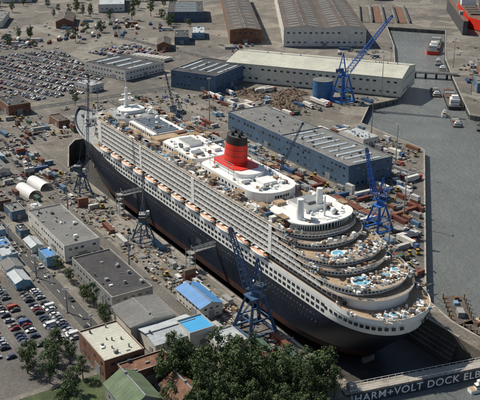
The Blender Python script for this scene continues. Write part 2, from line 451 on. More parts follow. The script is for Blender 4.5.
lb.add(P[:nr],[tuple(range(nr))],WHITE); lb.add(P[-nr:],[tuple(range(nr))],WHITE)
lb.box(-2,0,1.2,2.2,1.6,.8,WHITE); lb.box(2.5,0,1.1,3,1.0,.4,WHITE)
lbm=lb.mesh('lifeboat')
dv=MB()
for sgn in(-1,1):
    for k in range(12):
        x=-80+k*15.6
        place(lbm,'lifeboat',(x,sgn*20.5,21.9),0,ship)
        for o in(-5,5):
            dv.beam((x+o,sgn*17.4,20),(x+o,sgn*18.6,24.2),.5,WHITE); dv.beam((x+o,sgn*18.2,24.1),(x+o,sgn*21.8,24.1),.35,WHITE)
            dv.beam((x+o,sgn*21.6,24.1),(x+o,sgn*21.4,20.4),.22,WHITE)
dv.obj('davits',parent=ship)
td=MB(); Z=38.8
def wins(b,poly,z,h,m=GLASS,step=2.6,w=1.5):
    n=len(poly)
    for i in range(n):
        p0,p1=poly[i],poly[(i+1)%n]; L_=math.hypot(p1[0]-p0[0],p1[1]-p0[1]); k=int(L_/step) if L_>step else (1 if L_>1.2 else 0)
        ang=math.atan2(p1[1]-p0[1],p1[0]-p0[0])
        for j in range(k):
            f=(j+.5)/k; b.box(p0[0]+(p1[0]-p0[0])*f,p0[1]+(p1[1]-p0[1])*f,z,min(w,L_*.7),.16,h,m,ang)
o=outline(-98,-70,13.5,10,5); td.prism(o,Z,Z+3.2,WHITE,GREYDECK); wins(td,o,Z+1.2,1.2)
o=outline(-92,-78,8,6,4); td.prism(o,Z+3.2,Z+5.4,WHITE,WHITE); wins(td,o,Z+3.9,.9)
td.box(-50,0,Z,32,20,3.2,WHITE)
for k in range(9): td.box(-63.5+k*3.4,0,Z+3.2,2.4,14,.5,GLASS2)
td.box(-50,-7.4,Z+3.2,31,.5,.9,STEEL)
for sgn in(-1,1):
    for k in range(11): td.box(-64+k*2.8,sgn*10.02,Z+1,1.7,.12,1.4,GLASS)
td.box(-30,-2,Z,8,20,2.6,TAN); td.box(-27,13,Z,9,8,1.6,WOOD); td.box(-31,6,Z+2.6,4,6,.8,RUST)
o=outline(-23,17,11.5,5,4); td.prism(o,Z,Z+3.4,WHITE,WHITE); wins(td,o,Z+1.2,1.2)
td.box(-9,0,Z+3.4,13,8,1.6,WHITE,top=GREYDECK); td.box(8,-5,Z+3.4,5,5,1.2,STEEL); td.box(8,6,Z+3.4,6,4,1.8,WHITE); td.box(1,-8,Z+3.4,3,2,1,GREYDECK)
o=outline(22,80,13.2,5,12); td.prism(o,Z,Z+4.6,WHITE,WHITE); wins(td,o,Z+1.6,1.3,step=3)
td.prism(outline(28,58,8.5,5,8),Z+4.6,Z+6.6,WHITE,WHITE)
td.box(66,0,Z+4.6,8,8,1.5,WHITE); td.box(62,-9,Z+4.6,3,3,1.0,STEEL); td.box(71,6,Z+4.6,2,2,1.4,WHITE); td.box(73,-5,Z+4.6,2.5,2,.9,GREYDECK); td.box(57,10,Z+4.6,4,1.6,.8,STEEL)
for k in range(5): td.cyl((60+k*3.1,9.4-k*.5,Z+4.6),(60+k*3.1,9.4-k*.5,Z+6),.5,.5,WHITE,8)
o=outline(90,117,15,6,9); td.prism(o,Z,Z+3.2,GLASS,WHITE)
for x,y in o: td.box(x,y,Z,.4,.4,3.2,WHITE)
td.prism(outline(88.5,119,16.4,6,10),Z+3.2,Z+3.8,WHITE,WHITE)
td.box(99,1,Z+3.8,14,13,2.0,WHITE,top=GREYDECK); td.box(99,1,Z+5.8,6,5,1.2,STEEL); td.box(90.5,-9,Z+3.8,4,5,1.4,TAN)
td.cyl((109,-11,Z+3.8),(109,-11,Z+13),1.8,1.4,WHITE,16); td.cyl((103,4,Z+3.8),(103,4,Z+13),1.8,1.4,WHITE,16)
for (x,y,r,zz) in((112,5,1.5,Z+3.8),(93,9,1.6,Z+3.8),(-60,6,1.6,Z+3),(-74,8,1.5,Z+3.2),(-74,-8,1.5,Z+3.2)):
    td.cyl((x,y,zz-.3),(x,y,zz+1.2),r*.6,r,WHITE)
    for i in range(5):
        a0,a1=i/5*math.pi/2,(i+1)/5*math.pi/2
        td.cyl((x,y,zz+1.2+r*math.sin(a0)),(x,y,zz+1.2+r*math.sin(a1)),r*math.cos(a0),max(.05,r*math.cos(a1)),WHITE)
td.obj('upper_deck_houses',parent=ship)
dc=MB(); rr=random.Random(3)
def piece(x,y,z,big=1.0):
    m=rr.choice([WHITE,WHITE,TAN,STEEL,W_LBLUE,WOOD,GREYDECK,RF_GREY,WHITE,RUST,DSTEEL,WHITE])
    t=rr.random()
    if t<.25: l=rr.uniform(1.5,5)*big;a=rr.choice([0,1.57,.4,.9]); dc.beam((x,y,z+rr.uniform(.2,1)),(x+l*math.cos(a),y+l*math.sin(a)*.6,z+rr.uniform(.2,1.2)),rr.uniform(.12,.4),m)
    elif t<.32: dc.cyl((x,y,z),(x,y,z+rr.uniform(.8,1.8)),.6,.5,WHITE,8)
    else: dc.box(x,y,z+.001,rr.uniform(.5,2.6)*big,rr.uniform(.5,1.9)*big,rr.uniform(.3,1.6),m,rr.choice([0,0,.3,1.2]))
def onship(z,xa,xb,hw,n,big=1.0):
    for _ in range(n): piece(rr.uniform(xa,xb),rr.uniform(-hw,hw),z,big)
for sgn in(-1,1):
    for _ in range(380): piece(rr.uniform(-98,116),sgn*rr.uniform(13.8,19.4),Z,1.0)
    for _ in range(30):
        dc.box(rr.uniform(-92,105),sgn*rr.uniform(15,18.4),Z,rr.uniform(4,9),rr.uniform(1,1.8),rr.uniform(.4,1.1),rr.choice([TAN,WHITE,W_LBLUE,GREYDECK,TEAK,RUST]))
    for _ in range(24):
        dc.box(rr.uniform(-95,112),sgn*rr.uniform(14.8,17.8),Z,rr.choice([3,6]),2.4,2.4,rr.choice([W_BLUE,W_LBLUE,RUST,W_WHITE,W_WHITE,W_BRICK,STEEL]),rr.choice([0,0,1.57]))
for sgn in(-1,1):
    for x in(-82,-62,-40,-18,4,20,44,68,88,104):
        y=sgn*16.5
        for a in(-2.5,0,2.5):
            for c in(-1.5,1.5): dc.beam((x+a,y+c,Z),(x+a,y+c,Z+4.8),.16,STEEL)
        for h in(2.2,4.4):
            dc.box(x,y,Z+h,5.4,3.2,.12,WOOD)
            for c in(-1.5,1.5): dc.beam((x-2.5,y+c,Z+h-2),(x+2.5,y+c,Z+h),.12,STEEL)
# scaffold around the funnel base
for x in(29,34,47,52):
    for s in(-1,1):
        dc.beam((x,s*9.5,Z+4.6),(x,s*9.5,Z+11),.18,STEEL)
for h in(7,9.5,11):
    for s in(-1,1): dc.beam((29,s*9.5,Z+h),(52,s*9.5,Z+h),.2,STEEL)
onship(Z,-34,-23,18,60); onship(Z,-69,-66,14,20); onship(Z,17,22,18,36); onship(Z,81,88,17,70); onship(Z+4.6,58,76,9,30,1.0); onship(Z+3.4,-20,14,10,44,1.0); onship(Z+3.2,-96,-72,11,30,1.0); onship(Z+3.8,92,115,12,44,.9); onship(Z+3.6,-64,-38,6,14,.9)
onship(Z+4.6,24,56,12,26,.9)
ends=[(20.0,162,170,12),(27.7,144,155,16),(33.3,127.5,138,16),(30.5,140.5,142,14),(36.1,122,125,15)]
for z,a,b,h in ends: onship(z,a,b,h,int(10*(b-a))+10,.8)
for z,a,b,h in ends:
    for sgn in(-1,1):
        for _ in range(16): piece(rr.uniform(a-16,a-4),sgn*rr.uniform(18.6,19.8),z,.6)
    if b-a>5:
        for row in(0,2.6):
            for k in range(22):
                y=-h+2*h*k/21
                if rr.random()<.7: dc.box(b-1.0-row-(y/h)**2*5.5,y,z+.3,1.8,.6,.12,WHITE if rr.random()<.7 else W_LBLUE)
onship(20.5,-152,-124,8,34)
for (x,y,z,r) in((147.5,-8,27.7,3.5),(149,4,27.7,2.0),(147,11,27.7,1.4),(131,-7,33.3,2.4),(132,6,33.3,1.6),(165.5,-5,20,1.8)):
    dc.cyl((x,y,z),(x,y,z+.7),r+.6,r+.6,WHITE,20); dc.cyl((x,y,z+.7),(x,y,z+.75),r,r,POOL,20)
dc.box(-138,0,21.5,1,22,1.6,WHITE); dc.box(-146,0,21.6,4,4,1.5,STEEL)
for y in(-4,4): dc.cyl((-156,y,21.5),(-156,y,23.2),1.1,1.1,STEEL)
dc.obj('deck_fittings',parent=ship)
fu=MB()
def ell(x0,a,b,n=32): return [(x0+a*math.cos(2*math.pi*i/n),b*math.sin(2*math.pi*i/n)) for i in range(n)]
prof=[(43.4,8.0,5.3,RED),(47.0,7.8,5.15,BLACK),(47.25,7.8,5.15,RED),(50.2,7.6,5.0,BLACK),(50.45,7.6,5.0,RED),(53.4,7.4,4.85,BLACK),(53.65,7.4,4.85,RED),(56.2,7.1,4.7,BLACK),(60.3,6.6,4.3,BLACK)]
for i in range(len(prof)-1):
    z0,a0,b0,m=prof[i];z1,a1,b1,_=prof[i+1]
    A=ell(38+(z0-44)*.12,a0,b0);B=ell(38+(z1-44)*.12,a1,b1);n=len(A)
    fu.add([(x,y,z0) for x,y in A]+[(x,y,z1) for x,y in B],[(j,(j+1)%n,(j+1)%n+n,j+n) for j in range(n)],m)
fu.add([(x,y,60.1) for x,y in ell(40,6.6,4.3)],[tuple(range(32))],DSTEEL)
for x,y in((36,1.5),(38.5,-1.8),(41,1.7),(43.5,-1)): fu.cyl((x,y,60),(x+.6,y,61.8),.8,.8,BLACK)
fu.prism([(27,-6),(30,-7.6),(48,-7.6),(51,-5),(51,5),(48,7.6),(30,7.6),(27,6)],Z+4.6,Z+7.0,RED,RED)
fu.obj('funnel',parent=ship,smooth=True)
ms=MB()
ms.cyl((-92,0,43),(-90,0,56),1.5,.8,WHITE); ms.box(-91,0,48,3,9,.5,WHITE); ms.box(-90.6,0,51.5,2,6,.4,WHITE); ms.cyl((-90,0,56),(-90,0,61),.3,.15,WHITE); ms.cyl((-91,2.5,48.5),(-91,2.5,49.8),.7,.5,WHITE)
ms.cyl((-140,0,21),(-139,0,34),.5,.3,WHITE); ms.beam((-139,-3,30),(-139,3,30),.3,WHITE)
ms.cyl((112,0,42),(112,0,52),.5,.3,WHITE); ms.beam((112,-4,48),(112,4,48),.3,WHITE)
for x in(-40,-5,60,85):
    for s in(-1,1): ms.cyl((x,s*12,Z),(x,s*12,Z+8),.18,.1,WHITE,6)
ms.obj('masts',parent=ship)
def gangway(x,z,s=-1):
    b=MB(); b.truss((0,s*33,z),(0,s*20.6,z+.6),2.0,2.0,5,.16,STEEL); b.box(0,s*27,z-.9,1.6,12.5,.1,W_GREY)
    y=s*34.5
    for sx in(-2,2):
        for sy in(-1.5,1.5): b.beam((sx,y+sy,0),(sx,y+sy,z+1),.25,STEEL)
    for k in range(int(z/3)+1):
        b.box(0,y,k*3,4.2,3.2,.12,W_GREY); b.beam((-2,y-1.5,k*3),(2,y-1.5,k*3+3),.2,STEEL); b.beam((2,y+1.5,k*3),(-2,y+1.5,k*3+3),.2,STEEL)
    b.obj('gangway_tower',(x,0,0)); OCC.append((x,y,6,5,0))
for x,z in((-30,12),(52,10)): gangway(x,z)
gangway(-60,15,1); gangway(30,12,1)
# ------------------------------------------------------------------ buildings
def building(name,cx,cy,w,d,h,rot,wall,roof,rtype='flat',win=(1,4.0,1.6,1.2),ridge='x',rise=3,door=True,base=0.0,nr=1,vents=6,sky=0):
    b=MB(); rot=rad(rot); OCC.append((cx,cy,w,d,rot))
    b.box(0,0,0,w,d,h,wall); b.box(0,0,0,w+.12,d+.12,.7,DOCKC)
    if rtype=='flat':
        b.box(0,0,h,w-.9,d-.9,.12,roof)
        for sg in(-1,1):
            b.box(0,sg*(d/2-.2),h,w,.4,.7,wall,top=CONC); b.box(sg*(w/2-.2),0,h,.4,d-.8,.7,wall,top=CONC)
        for _ in range(vents*2):
            t=R.random(); px,py=R.uniform(-.43,.43)*w,R.uniform(-.41,.41)*d
            if t<.6: b.box(px,py,h+.12,R.uniform(.5,2.2),R.uniform(.5,2.0),R.uniform(.3,1.4),R.choice([STEEL,WHITE,W_GREY,DSTEEL]))
            elif t<.85: b.cyl((px,py,h+.1),(px,py,h+R.uniform(.8,1.8)),.35,.35,STEEL,8)
            else: b.beam((px,py,h+.3),(px+R.uniform(-6,6)*.3,py+R.uniform(2,5)*.4,h+.3),.3,STEEL)
        for k in range(sky):
            b.box(-w/2+(k+.5)*w/sky,0,h+.12,w/sky*.3,d*.6,.35,SKYL)
    else:
        if ridge=='x': Lx,Wd=w,d
        else: Lx,Wd=d,w
        step=Wd/nr
        for k in range(nr):
            y0=-Wd/2+k*step;y1=y0+step;ym=(y0+y1)/2;e=.5 if nr==1 else 0
            def T(x,y,z): return (x,y,z) if ridge=='x' else (y,-x,z)
            X=Lx/2
            b.add([T(-X,y0,h),T(-X,y1,h),T(-X,ym,h+rise)],[(0,1,2)],wall); b.add([T(X,y0,h),T(X,y1,h),T(X,ym,h+rise)],[(0,1,2)],wall)
            X+=.5
            sl=rise/(step/2)
            for yy in(y0-e,y1+e):
                zz=h+.05-e*sl
                b.add([T(-X,yy,zz),T(X,yy,zz),T(X,ym,h+rise+.05),T(-X,ym,h+rise+.05)],[(0,1,2,3)],roof)
                b.add([T(-X,yy,zz-.3),T(X,yy,zz-.3),T(X,yy,zz),T(-X,yy,zz)],[(0,1,2,3)],W_GREY)
            if sky:
                for j in range(sky):
                    x0=-Lx/2+(j+.5)*Lx/sky
                    for sg in(-1,1):
                        ya=ym+sg*step*.12;yb=ym+sg*step*.36;za=h+rise-abs(ya-ym)*sl+.2;zc=h+rise-abs(yb-ym)*sl+.2
                        b.add([T(x0-1,ya,za),T(x0+1,ya,za),T(x0+1,yb,zc),T(x0-1,yb,zc)],[(0,1,2,3)],SKYL)
            b.beam(T(-X,ym,h+rise+.1),T(X,ym,h+rise+.1),.5,STEEL)
            for _ in range(int(Lx/14)):
                px=R.uniform(-.45,.45)*Lx;b.cyl(T(px,ym,h+rise-.3),T(px,ym,h+rise+1.2),.5,.5,STEEL,8)
    rows,sp,ww,wh=win
    if rows:
        fh=h/rows
        for r_ in range(rows):
            z=r_*fh+fh*.42
            k=int((w-2)/sp)
            for i in range(k):
                x=-(k-1)*sp/2+i*sp
                for sg in(-1,1):
                    if R.random()<.88: b.box(x,sg*(d/2+.02),z,ww*.85,.1,wh*.85,R.choice([GLASS,GLASS,GLASS2]))
            k=int((d-2)/sp)
            for i in range(k):
                y=-(k-1)*sp/2+i*sp
                for sg in(-1,1):
                    if R.random()<.88: b.box(sg*(w/2+.02),y,z,.1,ww*.85,wh*.85,R.choice([GLASS,GLASS,GLASS2]))
    if door:
        b.box(w*.22,-d/2-.06,0,min(5,w*.2),.2,min(4.5,h*.6),STEEL); b.box(w/2+.06,0,0,.2,min(5,d*.25),min(4.5,h*.6),W_GREY)
    return b.obj(name,(cx,cy,base),rot)
building('office_building',-14,-75,54,19,9,0,W_WHITE,RF_GREY,win=(2,3.2,2.0,1.3),vents=12)
building('workshop_building',49,-75.5,47,20,8,0,W_GREY,RF_DARK,win=(2,3.6,2.0,1.2),vents=6)
building('storage_hall',89,-78.5,20,21,8,0,W_BEIGE,RF_GREY,'gable',rise=1.2,win=(1,4,1.4,1.2))
building('blue_roofed_hall',108,-75,15,22,7,0,W_WHITE,RF_PALE,'gable',rise=1.5,ridge='y',win=(1,4,1.4,1.2))
building('blue_canopy',112,-65.5,12,12,8.5,0,W_WHITE,RF_CYAN,vents=0,win=(0,1,1,1))
building('blue_roofed_workshop',87.5,-50,22,11,6.5,0,W_WHITE,RF_BLUE,'gable',rise=1.8,win=(2,3,1.6,1.0))
building('flat_roofed_office',124,-58,13,13,6,0,W_WHITE,RF_PALE,win=(2,2.8,1.6,1.2))
building('brick_factory',106,-101,26,17,9,0,W_BRICK,RF_LIGHT,win=(2,3.4,2,1.6))
building('brick_annex',125,-95,9,20,7,0,W_BRICK,RUST,win=(2,3.4,2,1.4),vents=2)
building('green_roofed_house',139,-107,20,14,7,0,W_GREY,RF_GREEN,'gable',rise=4)
building('brick_house',146,-90,14,12,6,0,W_BRICK,RUST,'gable',rise=3.5)
for x,y,w,d,h,wl,rf in((-38,-104,12,8,5,W_LBLUE,W_GREY),(-20,-106,10,7,4,W_WHITE,RF_BLUE),(-6,-108,12,8,5,W_LBLUE,RF_PALE),(-12,-92,12,6,4,W_WHITE,RF_PALE),(7,-91,12,6,5,W_LBLUE,RF_BLUE),(-32,-91,9,5,4,W_BLUE,RF_DARK),(8,-110,10,8,4.5,W_WHITE,RF_GREY),(-60,-86,14,8,5,W_BLUE,RF_GREY),(-60,-74,9,6,3.5,W_WHITE,RF_PALE),(-80,-88,16,8,5,W_BRICK,RF_BROWN),(22,-111,12,7,4,W_LBLUE,RF_PALE),(-50,-118,14,9,5,W_WHITE,RF_GREY),(-25,-120,14,8,5,W_BLUE,RF_BLUE),(0,-124,14,9,5,W_WHITE,RF_PALE),(-135,-72,20,9,5,W_WHITE,RF_GREY),(-160,-66,14,8,4,W_LBLUE,RF_PALE),(-215,-70,22,10,6,W_WHITE,RF_DARK),(-215,0,20,9,5,W_BRICK,RF_BROWN)):
    building('site_office',x,y,w,d,h,0,wl,rf,R.choice(['flat','gable']),rise=1.2,win=(1,2.6,1.3,1.0),vents=2)
building('dockside_warehouse',-100,118,70,33,13.5,0,W_BLUE,RF_GREY,win=(2,4,2.6,1.8),vents=12,sky=0)
building('dockside_warehouse',-28,117,73,35,14.5,0,W_BLUE,RF_GREY,win=(3,4,2.4,1.5),vents=16,sky=9)
building('long_assembly_hall',-215,248,160,56,17,35,W_BEIGE,RF_LIGHT,'gable',rise=5,win=(2,6,3.0,1.8))
building('blue_workshop_hall',-262,160,46,56,15,28,W_BLUE,RF_DARK,win=(2,4,2.4,1.7),vents=14,sky=5)
building('shipbuilding_hall',-459,424,300,88,20,-32.5,W_WHITE,RF_BROWN,'gable',nr=2,rise=3,win=(2,6,3,2),sky=20)
building('brown_roofed_warehouse',-520,352,290,34,15,-29,W_BRICK,RF_BROWN,'gable',rise=2.2,win=(2,6,3,2),sky=14)
building('dark_roofed_hall',-577,309,80,45,12,-29,W_BLUE,RF_DARK,win=(2,5,3,1.6),sky=6)
building('blue_walled_store',-441,229,38,16,8,-29,W_BLUE,RF_DARK,win=(1,4,2,1.4))
building('blue_walled_store',-456,258,38,14,7,-29,W_LBLUE,RF_PALE,win=(1,4,2,1.4))
building('blue_walled_store',-420,196,34,14,7,-29,W_BRICK,RF_BROWN,'gable',rise=3,win=(1,4,2,1.4))
building('white_warehouse',-343,114,56,50,9,18,W_WHITE,RF_DARK,win=(2,4,2.2,1.3),sky=4,vents=12)
building('white_warehouse',-300,60,22,14,6,18,W_WHITE,RF_PALE)
building('brick_office',-271,-17,30,18,8,0,W_BRICK,RF_DARK,win=(2,3,1.6,1.3))
building('logistics_hall',-701,262,100,34,10,-25,W_WHITE,RF_PALE,win=(1,6,3,1.6))
building('logistics_hall',-840,180,90,40,10,-25,W_WHITE,RF_GREY,win=(1,6,3,1.6))
building('terraced_warehouse',-610,160,60,20,8,-25,W_BRICK,RF_BROWN,'gable',rise=4)
building('terraced_warehouse',-660,90,70,22,8,-25,W_BEIGE,RF_GREY)
building('pier_shed',-72,318,26,14,7,-40,W_GREY,RF_DARK)
building('pier_shed',-118,352,30,12,8,-40,W_BLUE,RF_GREY)
building('pier_shed',-152,396,34,16,8,-40,W_BRICK,RF_BROWN,'gable',rise=3)
building('pier_shed',-40,345,30,20,9,-40,W_WHITE,RF_DARK)
building('quay_shed',-60,165,26,14,6,0,W_WHITE,RF_PALE)
for i in range(30):
    a=R.uniform(-900,-560);b=R.uniform(-120,640)
    if occupied(a,b,42): continue
    building('harbour_warehouse',a,b,R.uniform(40,90),R.uniform(18,34),R.uniform(7,12),-29,R.choice([W_BRICK,W_WHITE,W_GREY,W_BLUE]),R.choice([RF_DARK,RF_GREY,RF_BROWN,RF_PALE]),R.choice(['flat','gable']),rise=4,win=(1,6,3,1.6),sky=4)
t=MB(); t.cyl((0,0,0),(0,0,16),8.5,8.5,mat('tank_blue',(.04,.14,.32),.5,grime=.2),32,RF_GREY); t.cyl((0,0,16),(0,0,17.4),8.6,.5,RF_GREY,32)
for z in(4,8,12,15.6): t.cyl((0,0,z),(0,0,z+.2),8.62,8.62,W_BLUE,32)
for i in range(26):
    a=i*.12; t.box(9.2*math.cos(a),9.2*math.sin(a),i*.6,1,1,.12,STEEL,a)
t.obj('storage_tank',(-168,215,0)); OCC.append((-168,215,20,20,0))
for (x,y) in((-98,-58),(-90,-68)):
    a=MB(); n=12
    for j in range(10):
        x0,x1=-9+j*1.8,-7.2+j*1.8
        for i in range(n):
            t0,t1=math.pi*i/n,math.pi*(i+1)/n; r=4.2
            a.add([(x0,r*math.cos(t0),r*math.sin(t0)),(x1-.15,r*math.cos(t0),r*math.sin(t0)),(x1-.15,r*math.cos(t1),r*math.sin(t1)),(x0,r*math.cos(t1),r*math.sin(t1))],[(0,1,2,3)],WHITE)
        a.beam((x1-.08,-r,0),(x1-.08,r,0),.1,STEEL)
    a.obj('arched_shelter',(x,y,0),rad(8)); OCC.append((x,y,22,10,0))
# ------------------------------------------------------------------ cranes
def portal_crane(name,x,y,az,m,hp=13,span=11,jl=36,je=62,jw=2.2,mast=9,lt=1.0):
    c=empty(name,(x,y,0)); b=MB(); OCC.append((x,y,span+2,span+2,0))
    h=span/2;k=h*.42
    for sx in(-1,1):
        for sy in(-1,1):
            b.beam((sx*h,sy*h,1.2),(sx*k,sy*k,hp),1.1*lt,m,.7*lt); b.box(sx*h,sy*h,0,3.6,1.1,1.2,DSTEEL)
        b.beam((sx*h,-h,1.6),(sx*h,h,1.6),.7*lt,m); b.beam((-h,sx*h,1.6),(h,sx*h,1.6),.7*lt,m)
        b.beam((sx*h,-h,1.6),(sx*k,k,hp),.3,m); b.beam((-h,sx*h,1.6),(k,sx*k,hp),.3,m)
        b.beam((sx*h*.72,-h*.72,hp*.45),(sx*h*.72,h*.72,hp*.45),.4*lt,m); b.beam((-h*.72,sx*h*.72,hp*.45),(h*.72,sx*h*.72,hp*.45),.4*lt,m)
    b.box(0,0,hp,2*k+1.6,2*k+1.6,.6,m); b.cyl((0,0,hp+.6),(0,0,hp+3),1.8,1.5,m,16)
    for i in range(6): b.box(h+.4,-h+i*1.2,1.5+i*1.6,1,1.3,.1,STEEL)
    b.obj('portal',parent=c)
    b=MB(); z=hp+3
    b.box(0,0,z,7.5,3.8,.5,m); b.box(-2.4,0,z+.5,4.6,3.4,3.0,m,top=W_GREY); b.box(-2.4,1.72,z+1.8,3.4,.1,.9,GLASS); b.box(-2.4,-1.72,z+1.8,3.4,.1,.9,GLASS)
    b.box(-5.6,0,z,1.8,3.6,2.6,DSTEEL)
    b.box(2.6,-2.5,z+.6,1.8,1.5,2.1,W_WHITE); b.box(3.55,-2.5,z+1.2,.1,1.3,1.2,GLASS)
    top=(-1.0,0,z+mast)
    for sy in(-1,1):
        b.beam((1.5,sy*1.6,z+.5),(-1,sy*.5,z+mast),.45*lt,m); b.beam((-4.4,sy*1.6,z+.5),(-1,sy*.5,z+mast),.35*lt,m)
        b.beam((0.3,sy*1.1,z+mast*.5),(-2.8,sy*1.1,z+mast*.5),.25,m)
    je=rad(je); a0=Vector((3.4,0,z+.8)); a1=a0+Vector((math.cos(je)*jl,0,math.sin(je)*jl))
    b.truss(a0,a1,jw,jw*.4,max(6,int(jl/2.6)),.26*lt,m)
    b.beam(top,a1,.14,DSTEEL); b.beam(top,a0.lerp(a1,.55),.14,DSTEEL)
    b.cyl(a1-Vector((0,.3,0)),a1+Vector((0,.3,0)),.8,.8,DSTEEL)
    hk=Vector((a1.x+.8,0,max(6,a1.z-jl*.45))); b.beam(a1+Vector((.8,0,0)),hk,.1,DSTEEL); b.box(hk.x,0,hk.z-1.5,.8,.6,1.5,DSTEEL)
    b.obj('slewing_jib',parent=c,rot=rad(az))
portal_crane('dock_crane',118,-40,205,CRDARK,hp=17,span=13,jl=26,je=70,jw=3.0,mast=15,lt=1.25)
portal_crane('dock_crane',11,-40,150,CRGREY,hp=11,span=9,jl=22,je=62,jw=1.4,mast=7,lt=.65)
portal_crane('dock_crane',-72,-40,50,CRGREY,hp=11,span=8,jl=58,je=85,jw=1.4,mast=7,lt=.6)
portal_crane('dock_crane',66,74,200,CRBLUE,hp=15,span=11,jl=27,je=76,jw=2.6,mast=13,lt=1.15)
portal_crane('dock_crane',5,44,60,CRGREY,hp=13,span=10,jl=36,je=66,jw=1.5,lt=.8)
portal_crane('dock_crane',-150,222,56,CRBLUE,hp=22,span=14,jl=56,je=54,jw=4.2,mast=16,lt=1.5)
portal_crane('dock_crane',-147,66,200,CRGREY,hp=12,span=9,jl=28,je=74,jw=1.3,lt=.8)
def light_mast(x,y,h=28):
    b=MB(); b.cyl((0,0,0),(0,0,h),.4,.18,STEEL,8); b.box(0,0,h,2.6,.5,.4,STEEL)
    for k in(-1,0,1): b.box(k,-.4,h-.5,.7,.5,.5,WHITE)
    b.box(0,0,0,1.2,1.2,.5,CONC); b.obj('light_mast',(x,y,0),R.uniform(0,3))
for x,y,h in((-62,178,30),(-5,150,30),(60,98,28),(-145,260,35),(-180,300,35),(-110,-60,26),(-40,-62,22),(40,-62,20),(-210,30,30),(-160,100,34),(-300,10,24),(-380,60,24),(-230,-60,26),(-90,50,26),(90,60,24),(-190,390,28),(-110,330,30),(20,-102,12),(60,-102,12),(88,-102,12),(-20,-102,12)): light_mast(x,y,h)
b=MB(); A=Vector((-206,331,1.2));B=Vector((-164,370,1.2))
b.beam(A,B,1.0,STEEL); dirv=(B-A).normalized(); nn=Vector((-dirv.y,dirv.x,0))
for s in(-1,1):
    b.beam(A+nn*3*s,B+nn*3*s,.9,STEEL); b.beam(A+nn*3*s+Vector((0,0,2)),B+nn*3*s+Vector((0,0,2)),.2,WHITE)
    for i in range(12):
        p_=A.lerp(B,i/11)+nn*3*s; b.beam(p_,p_+Vector((0,0,2)),.2,WHITE)
for i in range(5):
    p_=A.lerp(B,.15+i*.17); b.beam((p_.x,p_.y,-9),(p_.x,p_.y,1),1.5,DSTEEL)
P=[A+nn*3,A-nn*3,B-nn*3,B+nn*3]; b.add([(q_.x,q_.y,1.9) for q_ in P],[(0,1,2,3)],ASPH)
b.obj('footbridge')
def pontoon(x,y,w,d,rot):
    b=MB(); b.box(0,0,-4.8,w,d,1.6,DSTEEL,top=RF_BROWN)
    for i in range(int(w/4)):
        for s in(-1,1): b.cyl((-w/2+2+i*4,s*(d/2+.4),-9),(-w/2+2+i*4,s*(d/2+.4),-.8),.35,.35,WOOD,8)
    b.box(w*.2,0,-3.2,5,3,2.6,W_GREY); b.box(-w*.2,0,-3.2,3,2,1.2,W_LBLUE); b.box(-w*.35,1,-3.2,2,2,1.8,RUST); b.obj('pontoon',(x,y,0),rad(rot))
pontoon(147,52,26,9,-35); pontoon(172,47,30,8,-5); pontoon(-40,286,30,8,24)
def boat(name,x,y,rot,L_=12,m=WHITE,h_=.15,cab=.35,cabx=-.08,fb=1.4,deck=None):
    b=MB(); h=L_*h_; pts=[(-L_/2,-h*.85),(-L_*.45,-h),(L_*.2,-h),(L_*.38,-h*.6),(L_/2,0),(L_*.38,h*.6),(L_*.2,h),(-L_*.45,h),(-L_/2,h*.85)]
    b.prism(pts,-4.8,-4+fb,m,deck or (TEAK if L_<14 else RF_BROWN)); b.prism([(px*1.01,py*1.03) for px,py in pts],-4+fb-.35,-4+fb-.1,WHITE if L_<20 else DSTEEL)
    z=-4+fb; hh=1.8 if L_<40 else 5; ww=min(h*1.3,9); b.box(L_*cabx,0,z,L_*cab,ww,hh,WHITE); b.box(L_*cabx,0,z+hh*.45,L_*cab+.1,ww+.1,.6,GLASS); b.box(L_*cabx,0,z+hh,L_*cab*.5,ww*.7,1.0+hh*.3,WHITE); b.cyl((L_*cabx,0,z+hh),(L_*cabx,0,z+hh*2+3),.15,.06,STEEL,6)
    if L_>20:
        k=int(L_*.5/5)
        for i in range(k): b.box(-L_*.15+i*5+ (L_*.1 if cabx<0 else -L_*.1),0,z,4.2,h*1.5,.9,R.choice([RUST,RF_BROWN,DSTEEL,W_GREY]))
    b.obj(name,(x,y,0),rad(rot))
boat('motor_boat',196,14,78,10); boat('motor_boat',163,53,-10,11)
boat('red_workboat',-284,458,132.5,86,RED,.075,.14,-.36,4.0); boat('tug_boat',-196,382,138,22,HULL,.16,.25,.1,2); boat('tug_boat',-222,402,135,18,W_BLUE,.16,.25,.1,2)
boat('cargo_ship',-116,313,140.7,62,HULL,.09,.14,-.38,3.2); boat('barge',-142,320,140.7,34,RUST,.12,.12,-.38,1.2); boat('motor_boat',-215,348,60,11)
boat('motor_boat',-86,275,137,12); boat('tug_boat',-34,272,26,20,HULL,.16,.25,.1,1.8); boat('barge',-66,268,140.7,26,DSTEEL,.14,.12,-.38,1.2)
fd=MB()
fd.box(0,0,-6,170,46,6.05,DSTEEL,top=RUST)
for s in(-1,1):
    fd.box(0,s*20.5,0.05,170,5,16,DSTEEL,top=RUST)
    for k in range(14): fd.box(-78+k*12,s*23.1,1,.5,.3,14,RUST)
    fd.box(40,s*20.5,16.05,8,4,4,W_GREY)
fd.prism([(-70,-11),(40,-11),(62,0),(40,11),(-70,11)],1,13,RED,RUST)
fd.box(-55,0,13,14,18,9,WHITE); fd.box(-55,0,22,8,10,3,WHITE); fd.cyl((-60,0,22),(-60,0,28),2,1.6,BLACK); fd.cyl((10,0,13),(10,0,26),.5,.3,YELLOW)
for k in range(4): fd.box(-32+k*17,0,13,13,14,1.6,RF_BROWN)
fd.obj('floating_dock',(-352,588,0),rad(-39)); OCC.append((-352,588,175,50,rad(-39)))
sl=MB()
for k in range(4): sl.box(0,-24+k*15,.0+.02,120,8,.5,RUST if k%2 else DOCKC)
